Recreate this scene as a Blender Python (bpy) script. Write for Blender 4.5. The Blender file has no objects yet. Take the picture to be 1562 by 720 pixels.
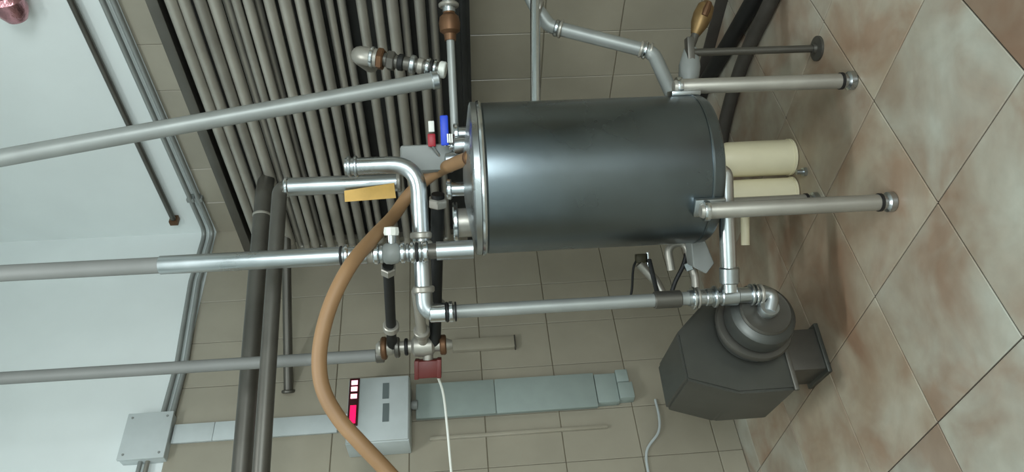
import bpy, bmesh, math, random
from mathutils import Vector, Matrix, Quaternion
random.seed(7)
SC = bpy.context.scene
COL = SC.collection
PI = math.pi

# ------------------------------------------------------------------ camera
# The phone was held sideways: the place's "up" points to the left edge of the frame.
F = 1128.0; ROLL = 0.05; PITCH = math.radians(4.2); H = 1.25
def ray(x, y):
    u = 360 - y; v = x - 781
    vt = u*math.sin(ROLL) + v*math.cos(ROLL); ut = u*math.cos(ROLL) - v*math.sin(ROLL)
    return Vector((ut, F*math.cos(PITCH) - vt*math.sin(PITCH), -vt*math.cos(PITCH) - F*math.sin(PITCH)))
EYE = Vector((0, 0, H))
def at(x, y, Y):                      # point seen at photo position x, y, Y metres in front of the viewer
    d = ray(x, y); return EYE + d*(Y/d.y)
def atz(x, y, z):                     # the same on a horizontal plane
    d = ray(x, y); return EYE + d*((z - H)/d.z)
cam_data = bpy.data.cameras.new('camera'); cam = bpy.data.objects.new('camera', cam_data); COL.objects.link(cam)
cam_data.sensor_width = 36; cam_data.lens = 36*F/1562; cam_data.clip_start = 0.02
vdir = (ray(782, 360) - ray(781, 360)).normalized()      # image right
udir = (ray(781, 359) - ray(781, 360)).normalized()      # image up
fdir = ray(781, 360).normalized()
m = Matrix((vdir, udir, -fdir)).transposed().to_4x4(); m.translation = EYE
cam.matrix_world = m
SC.camera = cam

# ------------------------------------------------------------------ room frame, light, exposure
AL = math.radians(49.5)
dL = Vector((math.sin(AL), math.cos(AL), 0)); dR = Vector((-math.cos(AL), math.sin(AL), 0))
C = Vector((0.107, 4.279, 0))        # the corner of the two walls in view
RA, RB, RH = 5.2, 5.6, 3.95           # room size along the left wall, along the right wall, height
def room(a, b, z): return C - dL*a - dR*b + Vector((0, 0, z))
ROOM = Matrix.Translation(C) @ Matrix(((-dL.x, -dR.x, 0), (-dL.y, -dR.y, 0), (0, 0, 1))).to_4x4()
def onplane(x, y, n, p0):
    d = ray(x, y); return EYE + d*((p0 - EYE).dot(n)/d.dot(n))
def onL(x, y, b=0.0): return onplane(x, y, dR, C - dR*b)
def onR(x, y, a=0.0): return onplane(x, y, dL, C - dL*a)
def torm(P): q = P - C; return Vector((-q.dot(dL), -q.dot(dR), q.z))

w = bpy.data.worlds.new('World'); SC.world = w; w.use_nodes = True
w.node_tree.nodes['Background'].inputs[0].default_value = (0.62, 0.72, 0.74, 1)
w.node_tree.nodes['Background'].inputs[1].default_value = 0.6
def area(name, loc, target, sx, sy, power, col):
    l = bpy.data.lights.new(name, 'AREA'); l.shape = 'RECTANGLE'; l.size = sx; l.size_y = sy; l.energy = power; l.color = col
    o = bpy.data.objects.new(name, l); COL.objects.link(o); o.location = loc
    o.rotation_euler = (target - loc).to_track_quat('-Z', 'Y').to_euler(); return o
WA0, WA1, WZ0, WZ1 = 2.5, 4.6, 0.95, 2.55            # window opening in the wall facing the left wall
area('window_daylight', room((WA0+WA1)/2, RB-0.05, (WZ0+WZ1)/2), room((WA0+WA1)/2, 0, (WZ0+WZ1)/2), WA1-WA0-0.1, WZ1-WZ0-0.1, 100, (0.90, 0.98, 1.0))
area('ceiling_lamp_light', room(2.7, 2.5, RH-0.12), room(2.7, 2.5, 0), 1.2, 0.14, 40, (0.94, 0.99, 1.0))
SC.view_settings.view_transform = 'Standard'; SC.view_settings.look = 'None'
SC.view_settings.gamma = 1; SC.view_settings.use_curve_mapping = False
SC.view_settings.exposure = 0.38

# ------------------------------------------------------------------ materials
def s2l(c): return tuple((v/255/12.92 if v/255 <= 0.04045 else ((v/255+0.055)/1.055)**2.4) for v in c)
def mat(name, rgb, rough=0.5, metal=0.0, var=0.0, scale=20, bump=0.0, rvar=0.0, emit=None, es=0, stretch=(1, 1, 1), rnd=0.0, coat=0):
    M = bpy.data.materials.new(name); M.use_nodes = True; nt = M.node_tree; N = nt.nodes; L = nt.links
    b = N['Principled BSDF']; c = s2l(rgb)
    b.inputs['Base Color'].default_value = (*c, 1); b.inputs['Roughness'].default_value = rough; b.inputs['Metallic'].default_value = metal
    if coat: b.inputs['Coat Weight'].default_value = coat; b.inputs['Coat Roughness'].default_value = 0.15
    if emit: b.inputs['Emission Color'].default_value = (*s2l(emit), 1); b.inputs['Emission Strength'].default_value = es
    if var or bump or rvar or rnd:
        g = N.new('ShaderNodeNewGeometry'); mp = N.new('ShaderNodeMapping'); L.new(g.outputs['Position'], mp.inputs[0]); mp.inputs['Scale'].default_value = stretch
        n = N.new('ShaderNodeTexNoise'); n.inputs['Scale'].default_value = scale; n.inputs['Detail'].default_value = 4; L.new(mp.outputs[0], n.inputs['Vector'])
        if var or rnd:
            r = N.new('ShaderNodeMapRange'); r.inputs[1].default_value = 0.3; r.inputs[2].default_value = 0.7; r.inputs[3].default_value = 1-var; r.inputs[4].default_value = 1+var
            L.new(n.outputs['Fac'], r.inputs[0]); val = r.outputs[0]
            if rnd:
                oi = N.new('ShaderNodeObjectInfo'); r2 = N.new('ShaderNodeMapRange'); r2.inputs[3].default_value = 1-rnd; r2.inputs[4].default_value = 1+rnd
                L.new(oi.outputs['Random'], r2.inputs[0]); mu = N.new('ShaderNodeMath'); mu.operation = 'MULTIPLY'; L.new(val, mu.inputs[0]); L.new(r2.outputs[0], mu.inputs[1]); val = mu.outputs[0]
            vm = N.new('ShaderNodeVectorMath'); vm.operation = 'SCALE'; vm.inputs[0].default_value = c; L.new(val, vm.inputs['Scale']); L.new(vm.outputs[0], b.inputs['Base Color'])
        if rvar:
            r3 = N.new('ShaderNodeMapRange'); r3.inputs[1].default_value = 0.3; r3.inputs[2].default_value = 0.7; r3.inputs[3].default_value = rough-rvar; r3.inputs[4].default_value = rough+rvar
            L.new(n.outputs['Fac'], r3.inputs[0]); L.new(r3.outputs[0], b.inputs['Roughness'])
        if bump:
            bp = N.new('ShaderNodeBump'); bp.inputs['Strength'].default_value = bump; bp.inputs['Distance'].default_value = 0.01; L.new(n.outputs['Fac'], bp.inputs['Height']); L.new(bp.outputs[0], b.inputs['Normal'])
    return M
M_PLASTER = mat('white_plaster', (224, 231, 230), 0.8, var=0.03, scale=3, bump=0.05)
M_GROUT = mat('grout', (128, 119, 100), 0.9, var=0.1)
M_WTILE = mat('beige_wall_tile', (154, 148, 132), 0.32, var=0.06, scale=5, rnd=0.05, coat=0.2)
M_FGROUT = mat('floor_grout', (60, 52, 43), 0.9, var=0.1)
M_STEEL = mat('stainless_steel', (178, 184, 186), 0.32, 1.0, var=0.06, scale=9, rvar=0.08)
M_TANK = mat('brushed_tank_steel', (114, 124, 129), 0.30, 1.0, var=0.08, scale=5, rvar=0.05)
M_BRIGHT = mat('polished_steel', (205, 210, 212), 0.2, 1.0, var=0.03, rvar=0.05)
M_DULL = mat('dull_steel', (162, 159, 150), 0.42, 0.6, var=0.1, scale=8, rnd=0.2)
M_DARK = mat('dark_steel', (98, 96, 90), 0.42, 0.7, var=0.12, scale=8)
M_BLACKM = mat('black_metal', (28, 29, 28), 0.55, 0.3, var=0.2)
M_GAPSHADE = mat('tube_gap_shade', (34, 35, 32), 0.8, 0.0, var=0.2)
M_GALV = mat('galvanised_pipe', (146, 150, 147), 0.45, 0.4, var=0.08, scale=10)
M_GREYP = mat('dull_grey_pipe', (122, 124, 121), 0.6, 0.1, var=0.06, scale=8)
M_PLAST = mat('pale_grey_plastic', (184, 192, 192), 0.45, var=0.03)
M_TRUNK = mat('grey_trunking_plastic', (144, 156, 151), 0.5, var=0.03)
M_GPLAST = mat('grey_plastic', (132, 136, 133), 0.5, var=0.04)
M_BRASS = mat('brass', (128, 104, 68), 0.45, 0.7, var=0.15, scale=30)
M_BROWNB = mat('old_bronze', (104, 76, 54), 0.5, 0.7, var=0.15, scale=30)
M_BLUE = mat('blue_handle', (12, 60, 190), 0.45)
M_RED = mat('red_handle', (150, 18, 34), 0.45)
M_REDB = mat('dark_red_plastic', (96, 30, 24), 0.5, var=0.1)
M_HOSE = mat('tan_rubber_hose', (142, 110, 76), 0.55, var=0.1, scale=6)
M_YEL = mat('yellow_label', (206, 164, 78), 0.5, var=0.06, scale=40)
M_CREAM = mat('cream_plastic', (226, 218, 186), 0.45, var=0.04, scale=10)
M_WHITE = mat('white_plastic', (220, 222, 214), 0.45)
M_RUBBER = mat('black_rubber', (20, 20, 20), 0.6, var=0.1)
M_COVER = mat('dark_motor_cover', (82, 83, 78), 0.42, 0.6, var=0.12, scale=6)
M_PUMP = mat('dark_pump_casting', (84, 86, 83), 0.4, 0.7, var=0.12, scale=8)
M_LED = mat('red_display_glass', (60, 4, 14), 0.3)
M_LEDON = mat('lit_digit', (255, 190, 200), 0.4, emit=(255, 170, 190), es=1.6)
M_LEDBAR = mat('lit_bar', (255, 20, 90), 0.4, emit=(255, 10, 80), es=1.1)
M_PRINT = mat('grey_print', (96, 106, 106), 0.5)
M_PINK = mat('pink_foil', (190, 140, 146), 0.25, 0.9, var=0.2, scale=40, bump=0.4)
M_OLIVE = mat('olive_metal', (66, 62, 44), 0.5, 0.3, var=0.1)
M_SKIRT = mat('dark_grey_skirting', (62, 58, 53), 0.6, var=0.12)
M_FRAME = mat('window_frame_paint', (170, 172, 168), 0.5)
M_GLASS = mat('window_glass', (235, 242, 240), 0.1); M_GLASS.node_tree.nodes['Principled BSDF'].inputs['Transmission Weight'].default_value = 1

def floor_mat():
    M = bpy.data.materials.new('mottled_floor_tile'); M.use_nodes = True; nt = M.node_tree; N = nt.nodes; L = nt.links; b = N['Principled BSDF']
    g = N.new('ShaderNodeNewGeometry'); oi = N.new('ShaderNodeObjectInfo')
    mp = N.new('ShaderNodeMapping'); L.new(g.outputs['Position'], mp.inputs[0])
    cmb = N.new('ShaderNodeCombineXYZ')
    ml = N.new('ShaderNodeMath'); ml.operation = 'MULTIPLY'; ml.inputs[1].default_value = 3; L.new(oi.outputs['Random'], ml.inputs[0]); L.new(ml.outputs[0], cmb.inputs[2]); L.new(cmb.outputs[0], mp.inputs['Location'])
    n1 = N.new('ShaderNodeTexNoise'); n1.inputs['Scale'].default_value = 4.0; n1.inputs['Detail'].default_value = 5; n1.inputs['Distortion'].default_value = 0.6; L.new(mp.outputs[0], n1.inputs['Vector'])
    n2 = N.new('ShaderNodeTexNoise'); n2.inputs['Scale'].default_value = 22; n2.inputs['Detail'].default_value = 5; L.new(mp.outputs[0], n2.inputs['Vector'])
    r1 = N.new('ShaderNodeValToRGB'); e = r1.color_ramp.elements
    e[0].position = 0.34; e[0].color = (*s2l((158, 140, 122)), 1); e[1].position = 0.66; e[1].color = (*s2l((184, 185, 172)), 1)
    k = e.new(0.48); k.color = (*s2l((170, 163, 148)), 1)
    L.new(n1.outputs['Fac'], r1.inputs[0])
    mr = N.new('ShaderNodeMapRange'); mr.inputs[1].default_value = 0.3; mr.inputs[2].default_value = 0.7; mr.inputs[3].default_value = 0.94; mr.inputs[4].default_value = 1.05; L.new(n2.outputs['Fac'], mr.inputs[0])
    vm = N.new('ShaderNodeVectorMath'); vm.operation = 'SCALE'; L.new(r1.outputs[0], vm.inputs[0]); L.new(mr.outputs[0], vm.inputs['Scale'])
    mx = N.new('ShaderNodeVectorMath'); mx.operation = 'MULTIPLY'; L.new(vm.outputs[0], mx.inputs[0]); L.new(oi.outputs['Color'], mx.inputs[1]); L.new(mx.outputs[0], b.inputs['Base Color'])
    # brown stains and painted-in shade round the machine, broken up by noise
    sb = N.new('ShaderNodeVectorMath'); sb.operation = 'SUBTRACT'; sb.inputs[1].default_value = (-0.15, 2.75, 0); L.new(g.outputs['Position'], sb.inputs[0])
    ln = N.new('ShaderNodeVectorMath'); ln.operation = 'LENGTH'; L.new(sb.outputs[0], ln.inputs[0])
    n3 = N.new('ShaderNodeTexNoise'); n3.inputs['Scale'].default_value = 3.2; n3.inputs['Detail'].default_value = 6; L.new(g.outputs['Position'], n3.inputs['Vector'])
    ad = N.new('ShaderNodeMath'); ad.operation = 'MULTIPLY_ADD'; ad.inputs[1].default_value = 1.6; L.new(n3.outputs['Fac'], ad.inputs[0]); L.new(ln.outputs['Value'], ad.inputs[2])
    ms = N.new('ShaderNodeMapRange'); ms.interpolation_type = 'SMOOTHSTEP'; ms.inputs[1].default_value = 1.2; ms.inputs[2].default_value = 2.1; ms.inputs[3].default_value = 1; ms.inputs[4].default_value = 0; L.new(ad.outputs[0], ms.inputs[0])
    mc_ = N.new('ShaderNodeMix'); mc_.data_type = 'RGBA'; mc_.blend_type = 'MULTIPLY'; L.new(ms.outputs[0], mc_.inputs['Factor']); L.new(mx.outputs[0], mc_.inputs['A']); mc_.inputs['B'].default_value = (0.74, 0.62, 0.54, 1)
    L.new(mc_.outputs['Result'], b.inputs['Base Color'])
    b.inputs['Roughness'].default_value = 0.42
    return M
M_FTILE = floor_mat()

# ------------------------------------------------------------------ mesh helpers
def tag(o, label=None, cat=None, group=None, kind=None):
    if label: o['label'] = label
    if cat: o['category'] = cat
    if group: o['group'] = group
    if kind: o['kind'] = kind
    return o
def wloc(o):
    v = Vector((0, 0, 0))
    while o: v += o.location; o = o.parent
    return v
def obj(name, bm, material, parent=None, base=None, sharp=32):
    """link a bmesh given in world coordinates as one object"""
    me = bpy.data.meshes.new(name)
    bmesh.ops.recalc_face_normals(bm, faces=bm.faces[:])
    off = wloc(parent) if parent else Vector((0, 0, 0))
    loc = Vector((0, 0, 0))
    if base is not None: loc = Vector(base) - off
    elif parent is not None:
        c = Vector((0, 0, 0))
        for v in bm.verts: c += v.co
        c /= max(1, len(bm.verts)); loc = c - off
    sh = off + loc
    for v in bm.verts: v.co -= sh
    bm.to_mesh(me); bm.free()
    for p in me.polygons: p.use_smooth = True
    me.set_sharp_from_angle(angle=math.radians(sharp))
    me.materials.append(material)
    o = bpy.data.objects.new(name, me); COL.objects.link(o); o.location = loc
    if parent: o.parent = parent
    return o
def thing(name, label, cat, base, group=None):
    o = bpy.data.objects.new(name, None); COL.objects.link(o); o.empty_display_size = 0.05
    o.location = Vector(base); tag(o, label, cat, group); return o
def fillet(pts, rad, n=8):
    pts = [Vector(p) for p in pts]
    if rad <= 0 or len(pts) < 3: return pts
    out = [pts[0]]
    for i in range(1, len(pts)-1):
        p, a, b = pts[i], pts[i-1], pts[i+1]
        u = (a-p).normalized(); v = (b-p).normalized(); ang = u.angle(v)
        if ang > math.radians(176): out.append(p); continue
        t = min(rad/math.tan(ang/2), 0.49*(a-p).length, 0.49*(b-p).length)
        for k in range(n+1):
            s = k/n; q0 = p+u*t; q1 = p+v*t
            out.append((1-s)**2*q0 + 2*s*(1-s)*p + s*s*q1)
    out.append(pts[-1]); return out
def smooth_path(pts, n=6):
    pts = [Vector(p) for p in pts]; P = [2*pts[0]-pts[1]] + pts + [2*pts[-1]-pts[-2]]; out = []
    for i in range(1, len(P)-2):
        for k in range(n):
            t = k/n; a, b, c, d = P[i-1:i+3]
            out.append(0.5*((2*b)+(c-a)*t+(2*a-5*b+4*c-d)*t*t+(3*b-a-3*c+d)*t**3))
    out.append(pts[-1]); return out
def tube(bm, pts, r, seg=20, rs=None):
    n = len(pts); T = []
    for i in range(n):
        a = pts[max(0, i-1)]; b = pts[min(n-1, i+1)]; T.append((b-a).normalized())
    ref = Vector((0, 0, 1)) if abs(T[0].z) < 0.9 else Vector((1, 0, 0))
    X = T[0].cross(ref).normalized(); rings = []
    for i in range(n):
        if i: X = (T[i-1].rotation_difference(T[i]) @ X)
        X = (X - T[i]*X.dot(T[i])).normalized(); Y = T[i].cross(X)
        rr = rs[i] if rs else r
        rings.append([bm.verts.new(pts[i] + (X*math.cos(2*PI*k/seg) + Y*math.sin(2*PI*k/seg))*rr) for k in range(seg)])
    for i in range(n-1):
        for k in range(seg): bm.faces.new((rings[i][k], rings[i][(k+1) % seg], rings[i+1][(k+1) % seg], rings[i+1][k]))
    bm.faces.new(rings[0][::-1]); bm.faces.new(rings[-1]); return bm
def lathe(bm, prof, org, axis, seg=24, ax0=None):
    """prof: list of (radius, height along axis)"""
    A = Vector(axis).normalized(); ref = Vector((0, 0, 1)) if abs(A.z) < 0.9 else Vector((1, 0, 0))
    X = A.cross(ref).normalized() if ax0 is None else ax0; Y = A.cross(X); org = Vector(org); rings = []
    for r, h in prof:
        if r <= 1e-6: rings.append([bm.verts.new(org + A*h)])
        else: rings.append([bm.verts.new(org + A*h + (X*math.cos(2*PI*k/seg)+Y*math.sin(2*PI*k/seg))*r) for k in range(seg)])
    for i in range(len(rings)-1):
        a, b = rings[i], rings[i+1]
        for k in range(seg):
            k2 = (k+1) % seg
            if len(a) == 1 and len(b) == 1: continue
            if len(a) == 1: bm.faces.new((a[0], b[k2], b[k]))
            elif len(b) == 1: bm.faces.new((a[k], a[k2], b[0]))
            else: bm.faces.new((a[k], a[k2], b[k2], b[k]))
    if len(rings[0]) > 1: bm.faces.new(rings[0][::-1])
    if len(rings[-1]) > 1: bm.faces.new(rings[-1])
    return bm
def box(bm, c, X, Y, Z, bev=0.0):
    """box centred at c with half-extent vectors X, Y, Z"""
    c = Vector(c); vs = []
    for sx in (-1, 1):
        for sy in (-1, 1):
            for sz in (-1, 1): vs.append(bm.verts.new(c + X*sx + Y*sy + Z*sz))
    fs = [(0, 1, 3, 2), (4, 6, 7, 5), (0, 4, 5, 1), (2, 3, 7, 6), (0, 2, 6, 4), (1, 5, 7, 3)]
    F_ = [bm.faces.new([vs[i] for i in f]) for f in fs]
    if bev > 0:
        es = list({e for f in F_ for e in f.edges}); bmesh.ops.bevel(bm, geom=es, offset=bev, segments=2, affect='EDGES', profile=0.5)
    return bm
def rbox(bm, a0, a1, b0, b1, z0, z1, bev=0.0):
    """box aligned with the room"""
    return box(bm, room((a0+a1)/2, (b0+b1)/2, (z0+z1)/2), -dL*((a1-a0)/2), -dR*((b1-b0)/2), Vector((0, 0, (z1-z0)/2)), bev)
NB = bmesh.new
def ring(parent, name, P, axis, r, h, material, hexa=False, dome=False):
    """clamp ring, nut or disc centred at P on an axis"""
    A = Vector(axis).normalized(); e = min(r*0.12, h*0.25)
    prof = [(0, -h/2), (r-e, -h/2), (r, -h/2+e), (r, h/2-e), (r-e, h/2), (0, h/2)]
    return obj(name, lathe(NB(), prof, P, A, 6 if hexa else 24), material, parent)
UP = Vector((0, 0, 1))

# ------------------------------------------------------------------ the setting
def struct(name, bm, material, parent=None):
    o = obj(name, bm, material, parent, base=C if parent is None else None)
    if parent is None: tag(o, kind='structure')
    return o
TT = 2.60                             # top of the wall tiling
def room_obj(name, me, a, b, z, parent, quarter=False):
    o = bpy.data.objects.new(name, me); COL.objects.link(o); o.parent = parent
    ang = math.atan2(-dL.y, -dL.x)
    p = room(a, b, z) - C
    o.location = p; o.rotation_euler = (0, 0, ang + (PI/2 if quarter else 0)); return o
def tile_mesh(name, sx, sz, th, material, flat=False, bev=0.0025):
    bm = NB()
    if flat: box(bm, (0, 0, 0), Vector((sx/2, 0, 0)), Vector((0, sz/2, 0)), Vector((0, 0, th/2)))
    else: box(bm, (0, 0, 0), Vector((sx/2, 0, 0)), Vector((0, th/2, 0)), Vector((0, 0, sz/2)))
    bmesh.ops.bevel(bm, geom=bm.edges[:], offset=bev, segments=1, affect='EDGES')
    bmesh.ops.recalc_face_normals(bm, faces=bm.faces[:])
    me = bpy.data.meshes.new(name); bm.to_mesh(me); bm.free(); me.materials.append(material); return me

wl = struct('wall_left', rbox(NB(), 0, RA, -0.12, 0, -0.1, RH), M_PLASTER)
wr = struct('wall_right', rbox(NB(), -0.12, 0, 0, RB, -0.1, RH), M_PLASTER)
tag(wl, 'left wall, white plaster above beige tiling'); tag(wr, 'right wall, white plaster above beige tiling')
struct('grout_bed', rbox(NB(), 0.0, RA, 0, 0.006, 0, TT), M_GROUT, wl)
struct('grout_bed', rbox(NB(), 0, 0.006, 0.0, RB, 0, TT), M_GROUT, wr)
rows = [0.0, 0.115, 0.465, 0.815, 1.165, 1.515, 1.865, 2.215, 2.565]
rows = rows[:-1] + [TT] if TT - rows[-1] < 0.05 else rows + [TT]
TWID = 0.25
cache = {}
def wall_tiles(parent, quarter, length):
    n = int(length/TWID)
    for j in range(len(rows)-1):
        h = rows[j+1]-rows[j]; key = round(h, 3)
        if key not in cache: cache[key] = tile_mesh('tile', TWID-0.002, h-0.0035, 0.008, M_WTILE)
        zc = (rows[j]+rows[j+1])/2
        for i in range(n):
            s = (i+0.5)*TWID
            if quarter: room_obj('tile', cache[key], 0.009, s, zc, parent, True)
            else: room_obj('tile', cache[key], s, 0.009, zc, parent)
wall_tiles(wl, False, 2.5); wall_tiles(wr, True, 3.0)
fl = struct('floor', rbox(NB(), -0.12, RA+0.12, -0.12, RB+0.12, -0.15, -0.004), M_FGROUT); tag(fl, 'mottled beige and brown stone floor')
FT = 0.415; fa0 = 1.226-3*FT; fb0 = 1.805-5*FT
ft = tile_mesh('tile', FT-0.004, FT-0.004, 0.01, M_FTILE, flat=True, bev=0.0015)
for i in range(13):
    for j in range(14):
        a0 = fa0+i*FT; a1 = a0+FT; b0 = fb0+j*FT; b1 = b0+FT
        ca0, cb0 = max(a0, 0), max(b0, 0); ca1, cb1 = min(a1, RA), min(b1, RB)
        if ca1-ca0 < 0.02 or cb1-cb0 < 0.02: continue
        full = (ca1-ca0 > FT-1e-4) and (cb1-cb0 > FT-1e-4)
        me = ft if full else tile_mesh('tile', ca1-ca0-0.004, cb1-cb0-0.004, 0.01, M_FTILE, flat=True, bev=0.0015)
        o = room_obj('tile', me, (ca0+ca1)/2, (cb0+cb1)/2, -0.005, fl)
        k = random.uniform(0.92, 1.05); cr = random.uniform(0.97, 1.03)
        o.color = (k*cr, k, k/cr, 1)
        if abs((a0+a1)/2 - (1.226+FT/2)) < 0.05 and abs((b0+b1)/2 - (1.805+1.5*FT)) < 0.05: o.color = (0.62, 0.5, 0.44, 1)
struct('ceiling', rbox(NB(), -0.12, RA+0.12, -0.12, RB+0.12, RH, RH+0.1), M_PLASTER)
struct('wall_back_left', rbox(NB(), RA, RA+0.12, -0.12, RB+0.12, -0.1, RH), M_PLASTER)
bm = NB()
rbox(bm, -0.12, WA0, RB, RB+0.12, -0.1, RH); rbox(bm, WA1, RA+0.12, RB, RB+0.12, -0.1, RH)
rbox(bm, WA0, WA1, RB, RB+0.12, -0.1, WZ0); rbox(bm, WA0, WA1, RB, RB+0.12, WZ1, RH)
struct('wall_back_right', bm, M_PLASTER)
bm = NB()
for a in (WA0+0.03, (WA0+WA1)/2, WA1-0.03): rbox(bm, a-0.03, a+0.03, RB+0.03, RB+0.09, WZ0, WZ1)
for z in (WZ0+0.03, WZ1-0.03): rbox(bm, WA0, WA1, RB+0.03, RB+0.09, z-0.03, z+0.03)
w1 = struct('window_1', bm, M_FRAME); tag(w1, 'window behind the viewer')
struct('pane', rbox(NB(), WA0, WA1, RB+0.055, RB+0.061, WZ0, WZ1), M_GLASS, w1)
struct('baseboard_right', rbox(NB(), 0, 0.022, 0.02, RB, 0, 0.055, 0.004), M_SKIRT)

lamp = thing('ceiling_lamp', 'white strip lamp on the ceiling in front of the viewer', 'lamp', room(2.7, 2.5, RH))
obj('housing', rbox(NB(), 2.05, 3.35, 2.42, 2.58, RH-0.10, RH-0.001, 0.01), M_WHITE, lamp)
# ------------------------------------------------------------------ the tank
TC = Vector((0.178, 2.25, 0)); TR = 0.228
tk = thing('balance_tank', 'large brushed stainless steel cylindrical tank standing on three thin legs', 'tank', TC)
Z0, Z1 = 0.49, 1.165
obj('shell', lathe(NB(), [(0, Z0-0.035), (TR*0.5, Z0-0.028), (TR*0.85, Z0-0.012), (TR*0.97, Z0), (TR, Z0+0.012), (TR, Z1-0.006), (TR-0.004, Z1), (0, Z1)], TC, UP, 64), M_TANK, tk)
obj('rim', lathe(NB(), [(TR-0.01, Z1), (TR+0.005, Z1), (TR+0.008, Z1+0.006), (TR+0.005, Z1+0.012), (TR-0.01, Z1+0.012)], TC, UP, 64), M_BRIGHT, tk)
ld = obj('lid', lathe(NB(), [(TR-0.004, Z1+0.012), (TR+0.003, Z1+0.014), (TR+0.003, Z1+0.030), (TR-0.006, Z1+0.034), (TR*0.8, Z1+0.040), (TR*0.3, Z1+0.058), (0, Z1+0.06)], TC, UP, 64), M_STEEL, tk)
obj('weld_band', lathe(NB(), [(TR-0.004, Z0+0.030), (TR+0.0015, Z0+0.031), (TR+0.0015, Z0+0.037), (TR-0.004, Z0+0.038)], TC, UP, 64), M_TANK, tk)
for ang, zt, nm in ((-9, 0.56, 'a'), (-122, 0.555, 'b'), (115, 0.56, 'c')):
    d = Vector((math.cos(math.radians(ang)), math.sin(math.radians(ang)), 0)); p = TC + d*(TR+0.026)
    lg = obj('leg', lathe(NB(), [(0.0235, 0.035), (0.0235, zt), (0.018, zt+0.012), (0, zt+0.014)], p, UP, 20), M_DULL, tk)
    obj('mounting_pad', box(NB(), TC + d*(TR+0.006) + UP*(zt-0.02), d*0.008, d.cross(UP)*0.028, UP*0.045, 0.004), M_STEEL, lg)
    obj('collar', lathe(NB(), [(0, zt-0.012), (0.029, zt-0.012), (0.031, zt-0.004), (0.029, zt+0.004), (0, zt+0.004)], p, UP, 20), M_BRIGHT, lg)
    ft_ = obj('foot', lathe(NB(), [(0, 0), (0.026, 0), (0.029, 0.004), (0.029, 0.020), (0.024, 0.024), (0.021, 0.026), (0.021, 0.037), (0, 0.037)], p, UP, 20), M_STEEL, lg)
    obj('lock_ring', lathe(NB(), [(0, 0.038), (0.0265, 0.038), (0.0265, 0.047), (0, 0.047)], p, UP, 20), M_RUBBER, lg)
# nozzles on the lid
def nozzle(x, y, Y, r, top, par, m_=M_STEEL):
    p = at(x, y, Y); p.z = Z1+0.02; q = p.copy(); q.z = top
    n_ = obj('nozzle', tube(NB(), [p, q], r), m_, par)
    ring(n_, 'clamp', q + UP*0.004, UP, r*1.45, 0.016, M_BRIGHT); return n_
nozzle(705, 288, 2.26, 0.022, 1.265, tk)
nozzle(700, 340, 2.34, 0.046, 1.25, tk, M_DULL)
nozzle(700, 205, 2.30, 0.024, 1.235, tk)

# ------------------------------------------------------------------ tube rack on the right wall
RKA = 0.42                             # distance of the front tubes from the right wall
def rk(x, y, a=RKA): return onR(x, y, a)
base = room(RKA, 1.0, 1.17)
rack = thing('tube_heat_exchanger', 'tall bank of horizontal grey steel tubes mounted on the right wall', 'heat exchanger', base)
bs, bl = 0.33, 2.05                    # tube ends along the wall
ztop = torm(rk(240, 0)).z
obj('gap_shade_sheet', rbox(NB(), RKA-0.11, RKA-0.10, bs-0.03, bl, 1.16, ztop+0.01), M_GAPSHADE, rack)  # added dark sheet, stands in for the shade between the tubes
def zrk(x): return torm(rk(x, 4)).z
zt = zrk(232)
obj('top_rail', rbox(NB(), RKA-0.06, RKA+0.0, bs-0.05, bl+0.1, zt-0.02, zt+0.022, 0.002), M_DARK, rack)
zb = zrk(706)
obj('bottom_rail', rbox(NB(), RKA-0.05, RKA+0.02, bs-0.05, bl+0.1, zb-0.012, zb+0.012, 0.002), M_BLACKM, rack)
for bpos in (bs-0.03, bl):
    obj('upright', rbox(NB(), RKA-0.10, RKA-0.07, bpos-0.02, bpos+0.02, 1.16, zt, 0.002), M_DARK, rack)
    for z in (1.3, 2.1): obj('wall_bracket', rbox(NB(), 0.012, RKA-0.10, bpos-0.015, bpos+0.015, z-0.015, z+0.015), M_DARK, rack)
cx = [(262, 20), (282, 19), (306, 20), (328, 21), (347, 12), (361, 15), (379, 17), (393, 9), (411, 18), (435, 21), (458, 17), (480, 18), (502, 13), (521, 13), (551, 17), (575, 17), (598, 20), (616, 9), (640, 18), (660, 11)]
ends = []
for i, (x, wpx) in enumerate(cx):
    back = wpx < 14
    z = zrk(x); dep = torm(rk(x, 4)); r = 0.5*wpx*rk(x, 4).y/1128*0.92
    a = RKA - (0.035 if back else 0.0) - random.uniform(0, 0.012)
    r = max(r, 0.016)
    z = torm(onR(x, 4, a)).z
    b_end = bs + (0.02 if i % 2 else 0.0) + random.uniform(0, 0.02)
    obj('tube', tube(NB(), [room(a, b_end, z), room(a, bl, z)], r, 18), M_DULL, rack)
    ends.append((a, b_end, z, r))
for i in range(0, len(ends)-1, 2):
    a, b0, z, r = ends[i]; a2, b2, z2, r2 = ends[i+1]
    obj('return_bend', tube(NB(), fillet([room(a, b0+0.01, z), room(a, b0-0.05, z), room(a2, b0-0.05, z2), room(a2, b2+0.01, z2)], 0.03), min(r, r2)*0.98, 14), M_DULL, rack)

# ------------------------------------------------------------------ pipes hanging in front
def pipe_run(name, label, pts, r, material, bend=0.0, cat='pipe', part='pipe'):
    P = fillet(pts, bend); th = thing(name, label, cat, pts[-1])
    obj(part, tube(NB(), P, r, 22), material, th); return th
def vert_to(P, x, y):                 # height on the vertical through P that is seen at photo column x
    best = None
    lo, hi = 0.0, 3.7
    def px(z):
        q = Vector((P.x, P.y, z)) - EYE
        fw = q.dot(fdir); return 781 + F*q.dot(vdir)/fw
    for _ in range(50):
        mid = (lo+hi)/2
        if px(mid) > x: lo = mid
        else: hi = mid
    return Vector((P.x, P.y, (lo+hi)/2))

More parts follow.
